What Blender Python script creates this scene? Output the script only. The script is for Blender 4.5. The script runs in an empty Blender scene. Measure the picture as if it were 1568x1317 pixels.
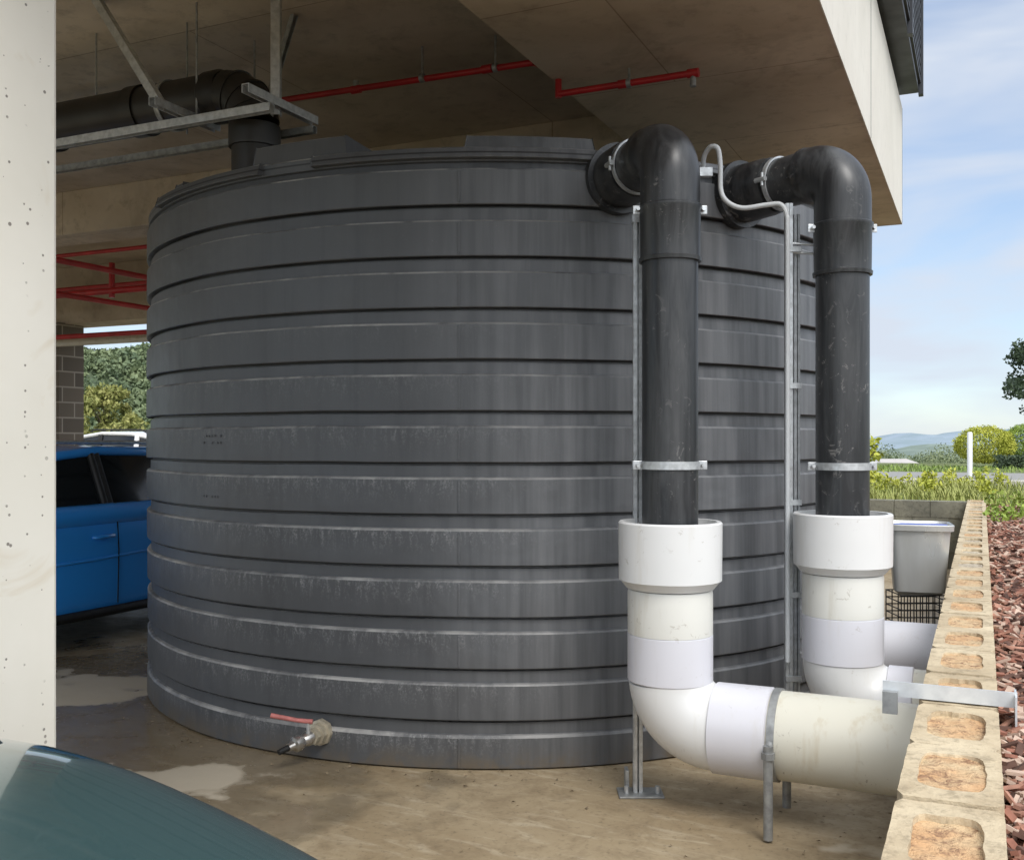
import bpy, math, random
from mathutils import Vector, Matrix, noise as mn
random.seed(7)
S=bpy.context.scene
# ---------- building frame: u runs away along the building, n points outwards (right) ----------
SN,CS=0.421,0.907
U=Vector((SN,CS,0)); N=Vector((CS,-SN,0)); ANG=math.atan2(SN,CS)
def W(u,w,z=0.0): return U*u+N*w+Vector((0,0,z))
Z3=Vector((0,0,1)); V_=-N
CUR=[None]
def asset(name):
    e=bpy.data.objects.new(name,None); S.collection.objects.link(e); e.empty_display_size=.1; CUR[0]=e; return e
def mk(name,vs,fs,mat,smooth=False,parent=True,sharp=35,bevel=0):
    me=bpy.data.meshes.new(name); me.from_pydata([tuple(v) for v in vs],[],fs)
    mats=mat if isinstance(mat,(list,tuple)) else [mat]
    for m in mats: me.materials.append(m)
    me.validate(); me.update()
    o=bpy.data.objects.new(name,me); S.collection.objects.link(o)
    if smooth:
        for p in me.polygons: p.use_smooth=True
        if sharp:
            try: me.set_sharp_from_angle(angle=math.radians(sharp))
            except Exception: pass
    if bevel:
        b=o.modifiers.new('bev','BEVEL'); b.width=bevel; b.segments=2; b.limit_method='ANGLE'
    if parent and CUR[0]: o.parent=CUR[0]
    return o
BF=[(0,3,2,1),(4,5,6,7),(0,1,5,4),(1,2,6,5),(2,3,7,6),(3,0,4,7)]
def box(name,u0,u1,w0,w1,z0,z1,mat,bevel=0,parent=True):
    vs=[W(u0,w0,z0),W(u0,w1,z0),W(u1,w1,z0),W(u1,w0,z0),W(u0,w0,z1),W(u0,w1,z1),W(u1,w1,z1),W(u1,w0,z1)]
    return mk(name,vs,BF,mat,bevel=bevel,parent=parent)
def obox(name,c,ax,ay,hx,hy,z0,z1,mat,bevel=0):
    ax=Vector(ax).normalized(); ay=Vector(ay).normalized(); c=Vector(c)
    vs=[]
    for z in(z0,z1):
        for sx,sy in((-1,-1),(1,-1),(1,1),(-1,1)):
            v=c+ax*hx*sx+ay*hy*sy; vs.append(Vector((v.x,v.y,z)))
    return mk(name,vs,BF,mat,bevel=bevel)
def sweep(name,path,r,mat,seg=24,cap=True,sharp=50):
    path=[Vector(p) for p in path]; n=len(path)
    rs=r if isinstance(r,(list,tuple)) else [r]*n
    T=[]
    for i in range(n):
        a=path[max(0,i-1)]; b=path[min(n-1,i+1)]
        d=(b-a); T.append(d.normalized() if d.length>1e-9 else Z3.copy())
    for i in range(n):
        if i and (path[i]-path[i-1]).length<1e-9: T[i]=T[i-1]
    ref=Vector((0,0,1)) if abs(T[0].z)<.9 else Vector((1,0,0))
    x=(ref-T[0]*ref.dot(T[0])).normalized()
    vs=[];fs=[]
    for i in range(n):
        x=(x-T[i]*x.dot(T[i])).normalized(); y=T[i].cross(x)
        for k in range(seg):
            a=2*math.pi*k/seg; vs.append(path[i]+(x*math.cos(a)+y*math.sin(a))*rs[i])
    for i in range(n-1):
        for k in range(seg):
            k2=(k+1)%seg; fs.append((i*seg+k,i*seg+k2,(i+1)*seg+k2,(i+1)*seg+k))
    if cap:
        fs.append(tuple(range(seg))[::-1]); fs.append(tuple((n-1)*seg+k for k in range(seg)))
    return mk(name,vs,fs,mat,smooth=True,sharp=sharp)
def stepped(name,p0,d,prof,mat,seg=40):
    """lathe along straight axis, prof=[(s,r)..]"""
    p0=Vector(p0); d=Vector(d).normalized()
    x=Vector((0,0,1)) if abs(d.z)<.9 else Vector((1,0,0)); x=(x-d*x.dot(d)).normalized(); y=d.cross(x)
    vs=[];fs=[]
    for s,r in prof:
        for k in range(seg):
            a=2*math.pi*k/seg; vs.append(p0+d*s+(x*math.cos(a)+y*math.sin(a))*r)
    for i in range(len(prof)-1):
        for k in range(seg):
            k2=(k+1)%seg; fs.append((i*seg+k,i*seg+k2,(i+1)*seg+k2,(i+1)*seg+k))
    return mk(name,vs,fs,mat,smooth=True,sharp=32)
def arc(p,d0,d1,R,n=14):
    p=Vector(p);d0=Vector(d0).normalized();d1=Vector(d1).normalized()
    c=p+d1*R
    return [c-d1*R*math.cos(t)+d0*R*math.sin(t) for t in [math.pi/2*i/n for i in range(n+1)]]
# ---------- materials ----------
def nt(name):
    m=bpy.data.materials.new(name); m.use_nodes=True; t=m.node_tree; b=t.nodes['Principled BSDF']; return m,t,b
def coords(t,scale=(1,1,1),rot=0):
    tc=t.nodes.new('ShaderNodeTexCoord'); mp=t.nodes.new('ShaderNodeMapping')
    mp.inputs['Scale'].default_value=scale
    r=t.nodes.new('ShaderNodeMapping'); r.inputs['Rotation'].default_value=(0,0,rot)
    t.links.new(tc.outputs['Object'],r.inputs[0]); t.links.new(r.outputs[0],mp.inputs[0]); return mp.outputs[0]
def nz(t,vec,scale,detail=4,rough=.55,dist=0):
    n=t.nodes.new('ShaderNodeTexNoise'); n.inputs['Scale'].default_value=scale; n.inputs['Detail'].default_value=min(detail,4)
    n.inputs['Roughness'].default_value=rough; n.inputs['Distortion'].default_value=dist
    t.links.new(vec,n.inputs['Vector']); return n.outputs['Fac']
def rng(t,v,a,b,c=0,d=1):
    n=t.nodes.new('ShaderNodeMapRange'); n.inputs[1].default_value=a;n.inputs[2].default_value=b;n.inputs[3].default_value=c;n.inputs[4].default_value=d
    t.links.new(v,n.inputs[0]); return n.outputs[0]
def mth(t,op,a,b=None):
    n=t.nodes.new('ShaderNodeMath'); n.operation=op
    for i,x in enumerate((a,b)):
        if x is None: continue
        if isinstance(x,(int,float)): n.inputs[i].default_value=x
        else: t.links.new(x,n.inputs[i])
    return n.outputs[0]
def mix(t,f,a,b,mode='MIX'):
    n=t.nodes.new('ShaderNodeMix'); n.data_type='RGBA'; n.blend_type=mode
    if isinstance(f,(int,float)): n.inputs[0].default_value=f
    else: t.links.new(f,n.inputs[0])
    for i,x in ((6,a),(7,b)):
        if isinstance(x,tuple): n.inputs[i].default_value=(*x[:3],1)
        else: t.links.new(x,n.inputs[i])
    return n.outputs[2]
def bump(t,b,h,strength=.3,dist=.01):
    n=t.nodes.new('ShaderNodeBump'); n.inputs['Strength'].default_value=strength; n.inputs['Distance'].default_value=dist
    t.links.new(h,n.inputs['Height']); t.links.new(n.outputs[0],b.inputs['Normal'])
def simple(name,c,rough=.5,metal=0,var=.25,scale=8,bs=0,c2=None,coat=0,detail=4,stretch=(1,1,1)):
    m,t,b=nt(name); v=coords(t,stretch); n=nz(t,v,scale,detail)
    c2=c2 or tuple(x*(1-var) for x in c)
    col=mix(t,rng(t,n,.35,.65),c2,c); t.links.new(col,b.inputs['Base Color'])
    b.inputs['Metallic'].default_value=metal
    t.links.new(rng(t,n,.3,.7,min(1,rough+.08),max(0,rough-.08)),b.inputs['Roughness'])
    b.inputs['Coat Weight'].default_value=coat
    if bs: bump(t,b,nz(t,v,scale*6,2),bs,.004)
    return m
def pvcmat(name,c,grime=(.50,.46,.36),amt=.5,rough=.32):
    m,t,b=nt(name); v=coords(t); v2=coords(t,(9,9,1.2)); a=nz(t,v,3,3); s=nz(t,v2,1.3,4,.7); f=nz(t,v,22,4,.75,.8)
    col=mix(t,rng(t,a,.3,.7),tuple(x*.96 for x in c),c)
    col=mix(t,mth(t,'MULTIPLY',rng(t,s,.55,.75),amt*.6),col,grime)
    col=mix(t,mth(t,'MULTIPLY',mth(t,'MULTIPLY',rng(t,f,.62,.68),rng(t,a,.45,.6)),amt),col,(.32,.28,.22))
    t.links.new(col,b.inputs['Base Color']); b.inputs['Roughness'].default_value=rough; return m
galv=simple('galvanised_steel',(.62,.64,.65),.4,.6,.3,30)
galvd=simple('galvanised_weathered',(.38,.39,.39),.5,.5,.35,25)
pvc=pvcmat('white_pvc',(.73,.73,.72),amt=.45)
pvcl=pvcmat('bluish_white_pvc',(.67,.667,.71),amt=.3)
pvco=pvcmat('pvc_offwhite',(.69,.68,.63),amt=.8)
pvcc=pvcmat('aged_cream_pvc',(.66,.64,.55),(.50,.43,.30),1.2,.4)
redp=simple('red_pipe',(.50,.02,.025),.4,0,.3,6)
brown=simple('dusty_drain',(.020,.017,.014),.45,0,.4,4)
brass=simple('brass_fitting',(.58,.52,.40),.4,.4,.3,20)
blackm=simple('black_rubber',(.012,.012,.012),.6,0,.3,8)
darkmet=simple('dark_louvre_metal',(.05,.053,.06),.45,.3,.25,4)
greyc=simple('grey_conduit',(.55,.57,.58),.45,0,.1,6)
def pipemat():
    m,t,b=nt('black_pipe'); v=coords(t,(10,10,1.1)); s=nz(t,v,1.6,4,.7,.5); v2=coords(t); f=nz(t,v2,16,4,.75,1.2); g=nz(t,v2,2.2,3)
    col=mix(t,rng(t,s,.4,.7),(.017,.018,.020),(.056,.058,.060))
    sc=mth(t,'MULTIPLY',rng(t,f,.60,.66),rng(t,g,.45,.6)); col=mix(t,mth(t,'MULTIPLY',sc,.6),col,(.22,.21,.20))
    t.links.new(col,b.inputs['Base Color']); t.links.new(rng(t,s,.3,.7,.28,.46),b.inputs['Roughness'])
    bump(t,b,g,.15,.01); return m
blk=pipemat()
def tankmat():
    m,t,b=nt('tank_polyethylene')
    tc=t.nodes.new('ShaderNodeTexCoord'); O=tc.outputs['Object']
    v=coords(t); vs=coords(t,(13,13,.6)) 
    big=nz(t,v,1.1,4,.5,.3); streak=nz(t,vs,1.0,4,.6)
    fine=nz(t,v,95,3,.75); mid=nz(t,v,6,4,.7,.4); scv=nz(t,coords(t,(22,22,6)),1.6,4,.75,.6)
    sx=t.nodes.new('ShaderNodeSeparateXYZ'); t.links.new(O,sx.inputs[0])
    col=mix(t,rng(t,big,.3,.7),(.070,.073,.078),(.094,.098,.104))
    right=rng(t,sx.outputs[0],-.5,.15,.10,1.0)  # streaks paler on the right, painting in that side's stronger light
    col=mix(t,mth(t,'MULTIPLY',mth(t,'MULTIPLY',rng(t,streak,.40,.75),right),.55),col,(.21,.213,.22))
    col=mix(t,mth(t,'MULTIPLY',rng(t,streak,.45,.3),.25),col,(.05,.052,.056))
    ph=mth(t,'FRACT',mth(t,'DIVIDE',mth(t,'SUBTRACT',sx.outputs[2],.157-.235*3),.2351))
    below=mth(t,'POWER',rng(t,ph,.40,.98),1.6)
    low=rng(t,sx.outputs[2],2.3,1.1,.0,1.0); left=rng(t,sx.outputs[0],.3,-.4,.03,1.0)
    gr=mth(t,'MULTIPLY',mth(t,'MULTIPLY',mth(t,'MULTIPLY',below,rng(t,scv,.45,.68)),rng(t,fine,.42,.60)),mth(t,'MULTIPLY',low,left))
    col=mix(t,mth(t,'MULTIPLY',gr,.70),col,(.42,.42,.42))
    spk=mth(t,'MULTIPLY',rng(t,fine,.64,.72),rng(t,mid,.45,.62))
    col=mix(t,mth(t,'MULTIPLY',spk,.25),col,(.28,.28,.28))
    crease_shade=mth(t,'MULTIPLY',rng(t,ph,.255,.265),rng(t,ph,.297,.29))  # shade of the rib undercut, painted into the colour as a dark line
    col=mix(t,mth(t,'MULTIPLY',crease_shade,.85),col,(.014,.014,.016))
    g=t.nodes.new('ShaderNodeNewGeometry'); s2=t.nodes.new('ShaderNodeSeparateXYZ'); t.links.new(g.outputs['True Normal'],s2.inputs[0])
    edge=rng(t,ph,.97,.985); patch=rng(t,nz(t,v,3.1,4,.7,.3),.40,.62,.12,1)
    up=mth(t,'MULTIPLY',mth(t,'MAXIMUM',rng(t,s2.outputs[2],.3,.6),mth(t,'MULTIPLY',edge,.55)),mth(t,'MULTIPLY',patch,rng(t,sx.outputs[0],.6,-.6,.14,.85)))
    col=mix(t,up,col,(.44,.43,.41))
    col=mix(t,mth(t,'MULTIPLY',rng(t,sx.outputs[2],.12,0),rng(t,mid,.4,.6)),col,(.13,.105,.075))
    t.links.new(col,b.inputs['Base Color'])
    t.links.new(mth(t,'ADD',rng(t,mid,.3,.7,.42,.50),mth(t,'MULTIPLY',gr,.3)),b.inputs['Roughness'])
    bump(t,b,mth(t,'ADD',mth(t,'MULTIPLY',big,3.5),mth(t,'MULTIPLY',mid,.15)),.4,.025)
    return m
tank=tankmat()
def concmat(name,c1,c2,panel=True,rough=.85,dark=.5):
    m,t,b=nt(name); v=coords(t,(1,1,1),ANG)
    a=nz(t,v,.8,4,.6,.3); f=nz(t,v,9,4,.7)
    col=mix(t,rng(t,a,.35,.65),c1,c2)
    col=mix(t,mth(t,'MULTIPLY',rng(t,f,.52,.72),.4),col,tuple(x*dark for x in c1))
    if panel:
        st=nz(t,coords(t,(1,1.6,1),ANG+.6),1.6,4,.7,.4); col=mix(t,mth(t,'MULTIPLY',rng(t,st,.54,.70),.35),col,tuple(x*.55 for x in c1))
        br=t.nodes.new('ShaderNodeTexBrick'); br.inputs['Scale'].default_value=1; br.inputs['Brick Width'].default_value=2.4; br.inputs['Row Height'].default_value=1.2
        br.inputs['Mortar Size'].default_value=.005; br.inputs['Mortar Smooth'].default_value=.5
        br.inputs['Color1'].default_value=(1,1,1,1); br.inputs['Color2'].default_value=(.88,.87,.86,1); br.inputs['Mortar'].default_value=(.55,.51,.47,1)
        wob=t.nodes.new('ShaderNodeVectorMath'); wob.operation='ADD'
        t.links.new(v,wob.inputs[0]); wob.inputs[1].default_value=(.35,.5,0)
        t.links.new(wob.outputs[0],br.inputs['Vector']); col=mix(t,1.0,col,br.outputs['Color'],'MULTIPLY')
    t.links.new(col,b.inputs['Base Color']); b.inputs['Roughness'].default_value=rough
    bump(t,b,f,.25,.01); return m
soff=concmat('formed_concrete_soffit',(.45,.375,.28),(.67,.59,.47))
fasc=concmat('cream_precast',(.66,.63,.56),(.74,.71,.64),False,.8,.85)
def pillmat():
    m,t,b=nt('painted_pillar'); v=coords(t)
    a=nz(t,v,2.5,4); vo=t.nodes.new('ShaderNodeTexVoronoi'); vo.inputs['Scale'].default_value=42; t.links.new(v,vo.inputs['Vector'])
    sp=t.nodes.new('ShaderNodeSeparateXYZ'); t.links.new(vo.outputs['Color'],sp.inputs[0])
    p=nz(t,v,4,2)
    lim=rng(t,sp.outputs[0],.5,1.0,0.0,.24)
    pit=mth(t,'MULTIPLY',rng(t,mth(t,'SUBTRACT',lim,vo.outputs['Distance']),0,.03),rng(t,p,.45,.50))
    col=mix(t,rng(t,a,.3,.7),(.70,.67,.585),(.76,.73,.65)) 
    col=mix(t,mth(t,'MULTIPLY',rng(t,nz(t,v,3.2,4,.6,1),.58,.66),.45),col,(.60,.52,.39))
    col=mix(t,mth(t,'MULTIPLY',pit,.85),col,(.16,.14,.12))
    t.links.new(col,b.inputs['Base Color']); b.inputs['Roughness'].default_value=.75
    bump(t,b,mth(t,'SUBTRACT',a,pit),.35,.006); return m
pill=pillmat()
def floormat():
    m,t,b=nt('wet_concrete_floor'); v=coords(t)
    a=nz(t,v,.8,4,.6,.8); f=nz(t,v,5,4,.75,.3); ff=nz(t,v,38,3,.7)
    sc=coords(t,(1.2,5,1),.5); scr=nz(t,sc,3,4,.7,.6)
    col=mix(t,rng(t,a,.3,.7),(.27,.20,.115),(.42,.34,.225))
    col=mix(t,mth(t,'MULTIPLY',rng(t,f,.46,.68),.6),col,(.18,.13,.075))
    col=mix(t,mth(t,'MULTIPLY',rng(t,scr,.53,.69),.45),col,(.55,.475,.35))
    col=mix(t,mth(t,'MULTIPLY',rng(t,ff,.56,.68),.5),col,(.12,.09,.055))
    tc=t.nodes.new('ShaderNodeTexCoord'); n3=nz(t,v,2.6,4,.5)
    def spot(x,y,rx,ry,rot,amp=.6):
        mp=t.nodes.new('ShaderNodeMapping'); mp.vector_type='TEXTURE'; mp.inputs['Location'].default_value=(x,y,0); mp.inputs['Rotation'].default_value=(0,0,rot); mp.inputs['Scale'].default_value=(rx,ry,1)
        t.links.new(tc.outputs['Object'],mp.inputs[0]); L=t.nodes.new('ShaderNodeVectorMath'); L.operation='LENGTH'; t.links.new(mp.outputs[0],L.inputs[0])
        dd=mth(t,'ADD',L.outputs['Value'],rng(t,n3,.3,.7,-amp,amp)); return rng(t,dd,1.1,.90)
    wet=spot(-2.3,5.2,1.8,2.6,0,.3)
    pale_spots=mth(t,'MAXIMUM',spot(-1.50,4.45,.50,.20,-.1),mth(t,'MAXIMUM',spot(-2.8,6.0,.65,.42,.2),spot(1.75,3.45,.5,.12,-.43)))  # paler, rougher patches at set spots
    col=mix(t,mth(t,'MULTIPLY',wet,.55),col,(.12,.095,.06))
    col=mix(t,mth(t,'MULTIPLY',pale_spots,.75),col,(.53,.47,.37))
    t.links.new(col,b.inputs['Base Color'])
    r=mth(t,'MAXIMUM',mth(t,'SUBTRACT',rng(t,f,.3,.7,.42,.75),mth(t,'MULTIPLY',wet,.38)),mth(t,'MULTIPLY',pale_spots,.7))
    t.links.new(r,b.inputs['Roughness'])
    bump(t,b,f,.25,.008); return m
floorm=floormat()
# ---------- floor & terrain ----------
CUR[0]=None
def sheet(name,pts,mat): return mk(name,pts,[tuple(range(len(pts)))],mat,parent=False)
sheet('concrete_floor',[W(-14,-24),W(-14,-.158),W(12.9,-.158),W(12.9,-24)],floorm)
grassm=simple('grass',(.13,.16,.04),.9,0,.4,2.5,.4,c2=(.08,.095,.025))
farm=simple('far_land',(.13,.15,.07),.95,0,.4,.02,c2=(.08,.10,.045))
vs=[];fs=[]
rings=[0,25,50,80,120,180,260,400,700,1200,2500,5000,9000];K=48
def gh(r): 
    s=min(1,max(0,(r-60)/240)); return -.04-15*s*s*(3-2*s)
for r in rings:
    for k in range(K):
        a=2*math.pi*k/K; vs.append(Vector((r*math.sin(a),r*math.cos(a),gh(r))))
for i in range(len(rings)-1):
    for k in range(K):
        k2=(k+1)%K; fs.append((i*K+k,(i+1)*K+k,(i+1)*K+k2,i*K+k2))
mk('ground',vs,fs,farm,smooth=True,parent=False,sharp=0)
GZ=.72
def mulchmat():
    m,t,b=nt('mulch_soil'); v=coords(t); vo=t.nodes.new('ShaderNodeTexVoronoi'); vo.inputs['Scale'].default_value=34; t.links.new(v,vo.inputs['Vector'])
    sp=t.nodes.new('ShaderNodeSeparateXYZ'); t.links.new(vo.outputs['Color'],sp.inputs[0])
    col=mix(t,sp.outputs[0],(.07,.03,.02),(.24,.10,.065)); t.links.new(col,b.inputs['Base Color']); b.inputs['Roughness'].default_value=.9
    bump(t,b,vo.outputs['Distance'],.8,.03); return m
mul=mulchmat()
sheet('mulch_bed',[W(-8,.042,GZ+.004),W(-8,7,GZ+.004),W(13.4,7,GZ+.004),W(13.4,.042,GZ+.004)],mul)
vs=[W(-14,.042,GZ),W(-14,60,GZ),W(38,60,GZ),W(38,-3.6,GZ),W(13.1,-3.6,GZ),W(13.1,.042,GZ),W(-14,100,-3),W(110,100,-7),W(110,-3.6,-7)]
mk('lawn_ground',vs,[(0,1,2,5),(5,2,3,4),(1,6,7,2),(2,7,8,3)],grassm,parent=False)
asph=simple('asphalt',(.28,.275,.26),.9,0,.2,20,.2)
sheet('road',[W(19.0,-3.5,GZ+.008),W(19.0,50,GZ+.008),W(27,50,GZ+.008),W(27,-3.5,GZ+.008)],asph)
kerbm=simple('kerb_concrete',(.55,.52,.46),.85,0,.2,6)
box('kerb',18.8,19.0,-3.5,50,GZ-.05,GZ+.12,kerbm,parent=False,bevel=.02)
vs=[];fs=[];cm=[simple('bark_a',(.32,.135,.09),.85,0,.4,20),simple('bark_b',(.45,.23,.16),.85,0,.4,20),simple('bark_c',(.12,.06,.042),.9,0,.4,20),simple('bark_d',(.56,.41,.32),.85,0,.3,20)]
mi=[]
for i in range(12000):
    u=random.uniform(.8,13.2) if i%3 else random.uniform(1.2,5); w=.05+abs(random.gauss(0,1))*1.1
    if i<900: w=random.uniform(.045,.12)
    if w>5: continue
    L=random.uniform(.010,.042);B=random.uniform(.004,.014);a=random.uniform(0,6.28)
    c=W(u,w,GZ+random.uniform(.008,.035)+.03*min(1,w)*abs(mn.noise(Vector((u*3,w*3,0)))))
    d=Vector((math.cos(a),math.sin(a),random.uniform(-.5,.5))).normalized(); e=Vector((-math.sin(a),math.cos(a),random.uniform(-.5,.5))).normalized(); up=d.cross(e)*.004
    k=len(vs); vs+= [c-d*L-e*B+up,c+d*L-e*B*.6+up,c+d*L+e*B+up,c-d*L+e*B*.7+up,c-d*L-e*B-up,c+d*L-e*B*.6-up,c+d*L+e*B-up,c-d*L+e*B*.7-up]
    for f in BF: fs.append(tuple(k+q for q in f)); mi.append(i%4)
o=mk('bark_mulch',vs,fs,cm,parent=False)
for p,q in zip(o.data.polygons,mi): p.material_index=q
# ---------- retaining wall ----------
def blockwall(name,c1,c2):
    m,t,b=nt(name); v=coords(t,(1,1,1),ANG); f=nz(t,v,22,4,.8); g=nz(t,v,3,4,.7)
    col=mix(t,rng(t,g,.35,.65),c1,c2); col=mix(t,mth(t,'MULTIPLY',rng(t,f,.50,.64),.5),col,tuple(x*.5 for x in c1))
    t.links.new(col,b.inputs['Base Color']); b.inputs['Roughness'].default_value=.95; bump(t,b,f,.7,.008); return m
bw=blockwall('split_block',(.43,.34,.22),(.62,.52,.36))
bw2=blockwall('dark_block',(.15,.145,.115),(.24,.23,.175))
def corem(name,c,c2,c3):
    m,t,b=nt(name); v=coords(t); f=nz(t,v,30,4,.8,.5); g=nz(t,v,7,3); col=mix(t,rng(t,g,.35,.65),c,c2); col=mix(t,rng(t,f,.50,.64),col,c3)
    t.links.new(col,b.inputs['Base Color']); b.inputs['Roughness'].default_value=.95; bump(t,b,f,1,.012); return m
core=corem('core_fill_mortar',(.46,.39,.30),(.56,.50,.39),(.20,.15,.10))
core2=corem('core_fill_tan',(.58,.35,.18),(.60,.46,.28),(.28,.16,.09))
asset('block_retaining_wall')
WT=.79
box('wall_lower',-6,13.1,-.157,.041,-.05,WT-.2,bw)
u=-.63; i=0
while u<13.0:
    L=.392
    du=random.uniform(-.003,.003); zt=WT+random.uniform(-.003,.003)
    NP=48; outer=[];inner=[]
    a0,a1=u+du,u+du+L; cx=(a0+a1)/2; cw=-.058
    hx,hw=L/2,.0985; ix,iw=L/2-.058-random.uniform(0,.012),.066-random.uniform(0,.006)
    for k in range(NP):
        a=2*math.pi*(k+.5)/NP; ca,sa=math.cos(a),math.sin(a)
        s=1/max(abs(ca),abs(sa)); q=1-.012*random.random(); outer.append((cx+ca*s*hx*q,cw+sa*s*hw*q))
        p=5; s2=1/((abs(ca)**p+abs(sa)**p)**(1/p)); j=1+mn.noise(Vector((ca*2.5,sa*2.5,i*3.1)))*.07+random.uniform(-.012,.012)
        inner.append((cx+ca*s2*ix*j,cw+sa*s2*iw*j))
    V=[W(x,y,zt-random.random()*.0015) for x,y in outer]+[W(x,y,zt) for x,y in inner]+[W(x,y,zt-.03) for x,y in inner]+[W(x,y,WT-.198) for x,y in outer]
    F=[]
    for k in range(NP):
        q=(k+1)%NP; F+=[(k,q,NP+q,NP+k),(NP+k,NP+q,2*NP+q,2*NP+k),(k,3*NP+k,3*NP+q,q)]
    mk('block_%d'%i,V,F,bw)
    G=40; V=[];F=[]
    dep=random.choice((.003,.004,.007,.011)); H=G//2+1
    for a in range(G+1):
        for b_ in range(H):
            x=cx+(a/G*2-1)*ix*1.07; y=cw+(b_/(G//2)*2-1)*iw*1.07
            V.append(W(x,y,zt-dep-.002-abs(mn.noise(Vector((x*20,y*20,3))))*.007+mn.noise(Vector((x*110,y*110,3)))*.002))
    for a in range(G):
        for b_ in range(G//2): F.append((a*H+b_,(a+1)*H+b_,(a+1)*H+b_+1,a*H+b_+1))
    mk('fill_%d'%i,V,F,random.choice((core,core2,core2)),smooth=True,sharp=0)
    u+=.4; i+=1
mortar=simple('mortar',(.52,.45,.34),.95,0,.3,20,.5)
box('mortar_bed',-.6,13.0,-.150,.034,WT-.199,WT-.035,mortar)
asset('garden_block_wall')
w=-.16;i=0
while w>-3.6:
    for r in range(4):
        off=.2 if r%2 else 0
        box('block_%d_%d'%(i,r),12.9,13.09,w-.39+off-.2,w+off-.2 if w+off-.2<-.16 else -.16,r*.2-.005,r*.2+.19,bw2,bevel=.004)
    w-=.4;i+=1
box('backing',12.91,13.08,-3.7,-.16,-.01,WT-.01,bw2)
# ---------- slab building ----------
asset('concrete_carpark_building')
CZ=3.75; U0=1.25  # slab front edge, out of view, cut back to admit sky light
box('main_soffit',U0,9.98,-18,-2.16,CZ,4.2,soff)
box('drop_slab',U0,9.98,-2.16,-.672,3.5,4.2,soff)
box('fascia_upstand',U0,9.98,-.672,-.666,3.496,4.57,fasc)
box('fascia_body',U0,9.975,-.95,-.6725,4.2,4.565,fasc)
box('fascia_front',U0-.02,U0,-18,-.666,3.496,4.57,fasc)
box('fascia_return',9.98,10.0,-18,-.666,3.496,4.57,fasc)
for k in range(3): box('fascia_joint_%d'%k,9.98-2.9*k-.01,9.98-2.9*k,-.667,-.6645,3.5,4.56,darkmet)
box('cross_beam',6.6,7.0,-18,-2.17,3.36,CZ+.002,soff,bevel=.01)
box('edge_beam',9.5,9.975,-18,-4.8,3.02,CZ+.002,soff,bevel=.01)
box('upper_wall',U0,9.6,-3,-.95,4.56,9,darkmet)
box('window_box',3,9.9,-.95,-.52,4.66,8,darkmet)
for k in range(40): box('louvre_%d'%k,3,9.9,-.52,-.50,4.72+k*.08,4.75+k*.08,darkmet)
for k in range(5): box('mullion_%d'%k,9.9-k*1.5-.08,9.9-k*1.5,-.52,-.48,4.62,8,darkmet)
asset('concrete_pillar'); box('shaft',1.45,1.995,-2.9,-2.3,-.01,CZ-.001,pill,bevel=.012)
def brickmat():
    m,t,b=nt('dark_brick'); sp=t.nodes.new('ShaderNodeSeparateXYZ')
    v=coords(t,(1,1,1),ANG); t.links.new(v,sp.inputs[0]); cb=t.nodes.new('ShaderNodeCombineXYZ')
    t.links.new(mth(t,'ADD',sp.outputs[0],sp.outputs[1]),cb.inputs[0]); t.links.new(sp.outputs[2],cb.inputs[1])
    br=t.nodes.new('ShaderNodeTexBrick'); br.inputs['Scale'].default_value=1; br.inputs['Brick Width'].default_value=.39; br.inputs['Row Height'].default_value=.2; br.inputs['Mortar Size'].default_value=.010
    br.inputs['Color1'].default_value=(.11,.09,.07,1); br.inputs['Color2'].default_value=(.16,.13,.10,1); br.inputs['Mortar'].default_value=(.34,.30,.25,1)
    t.links.new(cb.outputs[0],br.inputs['Vector']); t.links.new(br.outputs[0],b.inputs['Base Color']); b.inputs['Roughness'].default_value=.85; return m
asset('brick_column'); box('shaft',9.4,9.8,-11.5,-10.82,-.01,3.03,brickmat())
# ---------- water tank ----------
asset('water_tank')
TC=Vector((-.106,6.817,0)); R=2.213
L=[.157+.2351*k for k in range(12)]
prof=[(R-.02,0),(R,.01),(R,.145),(R-.010,.157)]
for k in range(11):
    z0=L[k]; z1=L[k+1]
    prof+=[(R-.022,z0+.003),(R-.024,z0+.055),(R-.038,z0+.058),(R-.038,z0+.068),(R-.002,z0+.069),(R+.001,z0+.073),(R+.001,(z0+z1)/2+.03),(R,z1-.009),(R-.006,z1-.001)]
zt=L[-1]
prof+=[(R-.022,zt+.003),(R-.028,zt+.03),(R-.010,zt+.034),(R-.008,zt+.085),(R-.018,zt+.094),(R-.10,zt+.10),(R-.5,zt+.14),(R-1.2,zt+.20),(.35,zt+.26),(.3,zt+.32),(0.001,zt+.33)]
prof=[(max(r,.001),z) for r,z in prof]
def lathe(name,c,prof,mat,seg=256,sharp=28):
    vs=[];fs=[]
    for r,z in prof:
        for k in range(seg):
            a=2*math.pi*k/seg
            ww=mn.noise(Vector((math.cos(a)*3.2,math.sin(a)*3.2,z*.9)))
            rr_=r+.007*ww if r>1 else r
            zz=z+(.004*mn.noise(Vector((math.cos(a)*4,math.sin(a)*4,z*1.3+7))) if .2<z<zt+.02 else 0)
            vs.append(Vector((c.x+rr_*math.cos(a),c.y+rr_*math.sin(a),zz)))
    for i in range(len(prof)-1):
        for k in range(seg):
            k2=(k+1)%seg; fs.append((i*seg+k,i*seg+k2,(i+1)*seg+k2,(i+1)*seg+k))
    return mk(name,vs,fs,mat,smooth=True,sharp=sharp)
lathe('tank_shell',TC,prof,tank)
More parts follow.
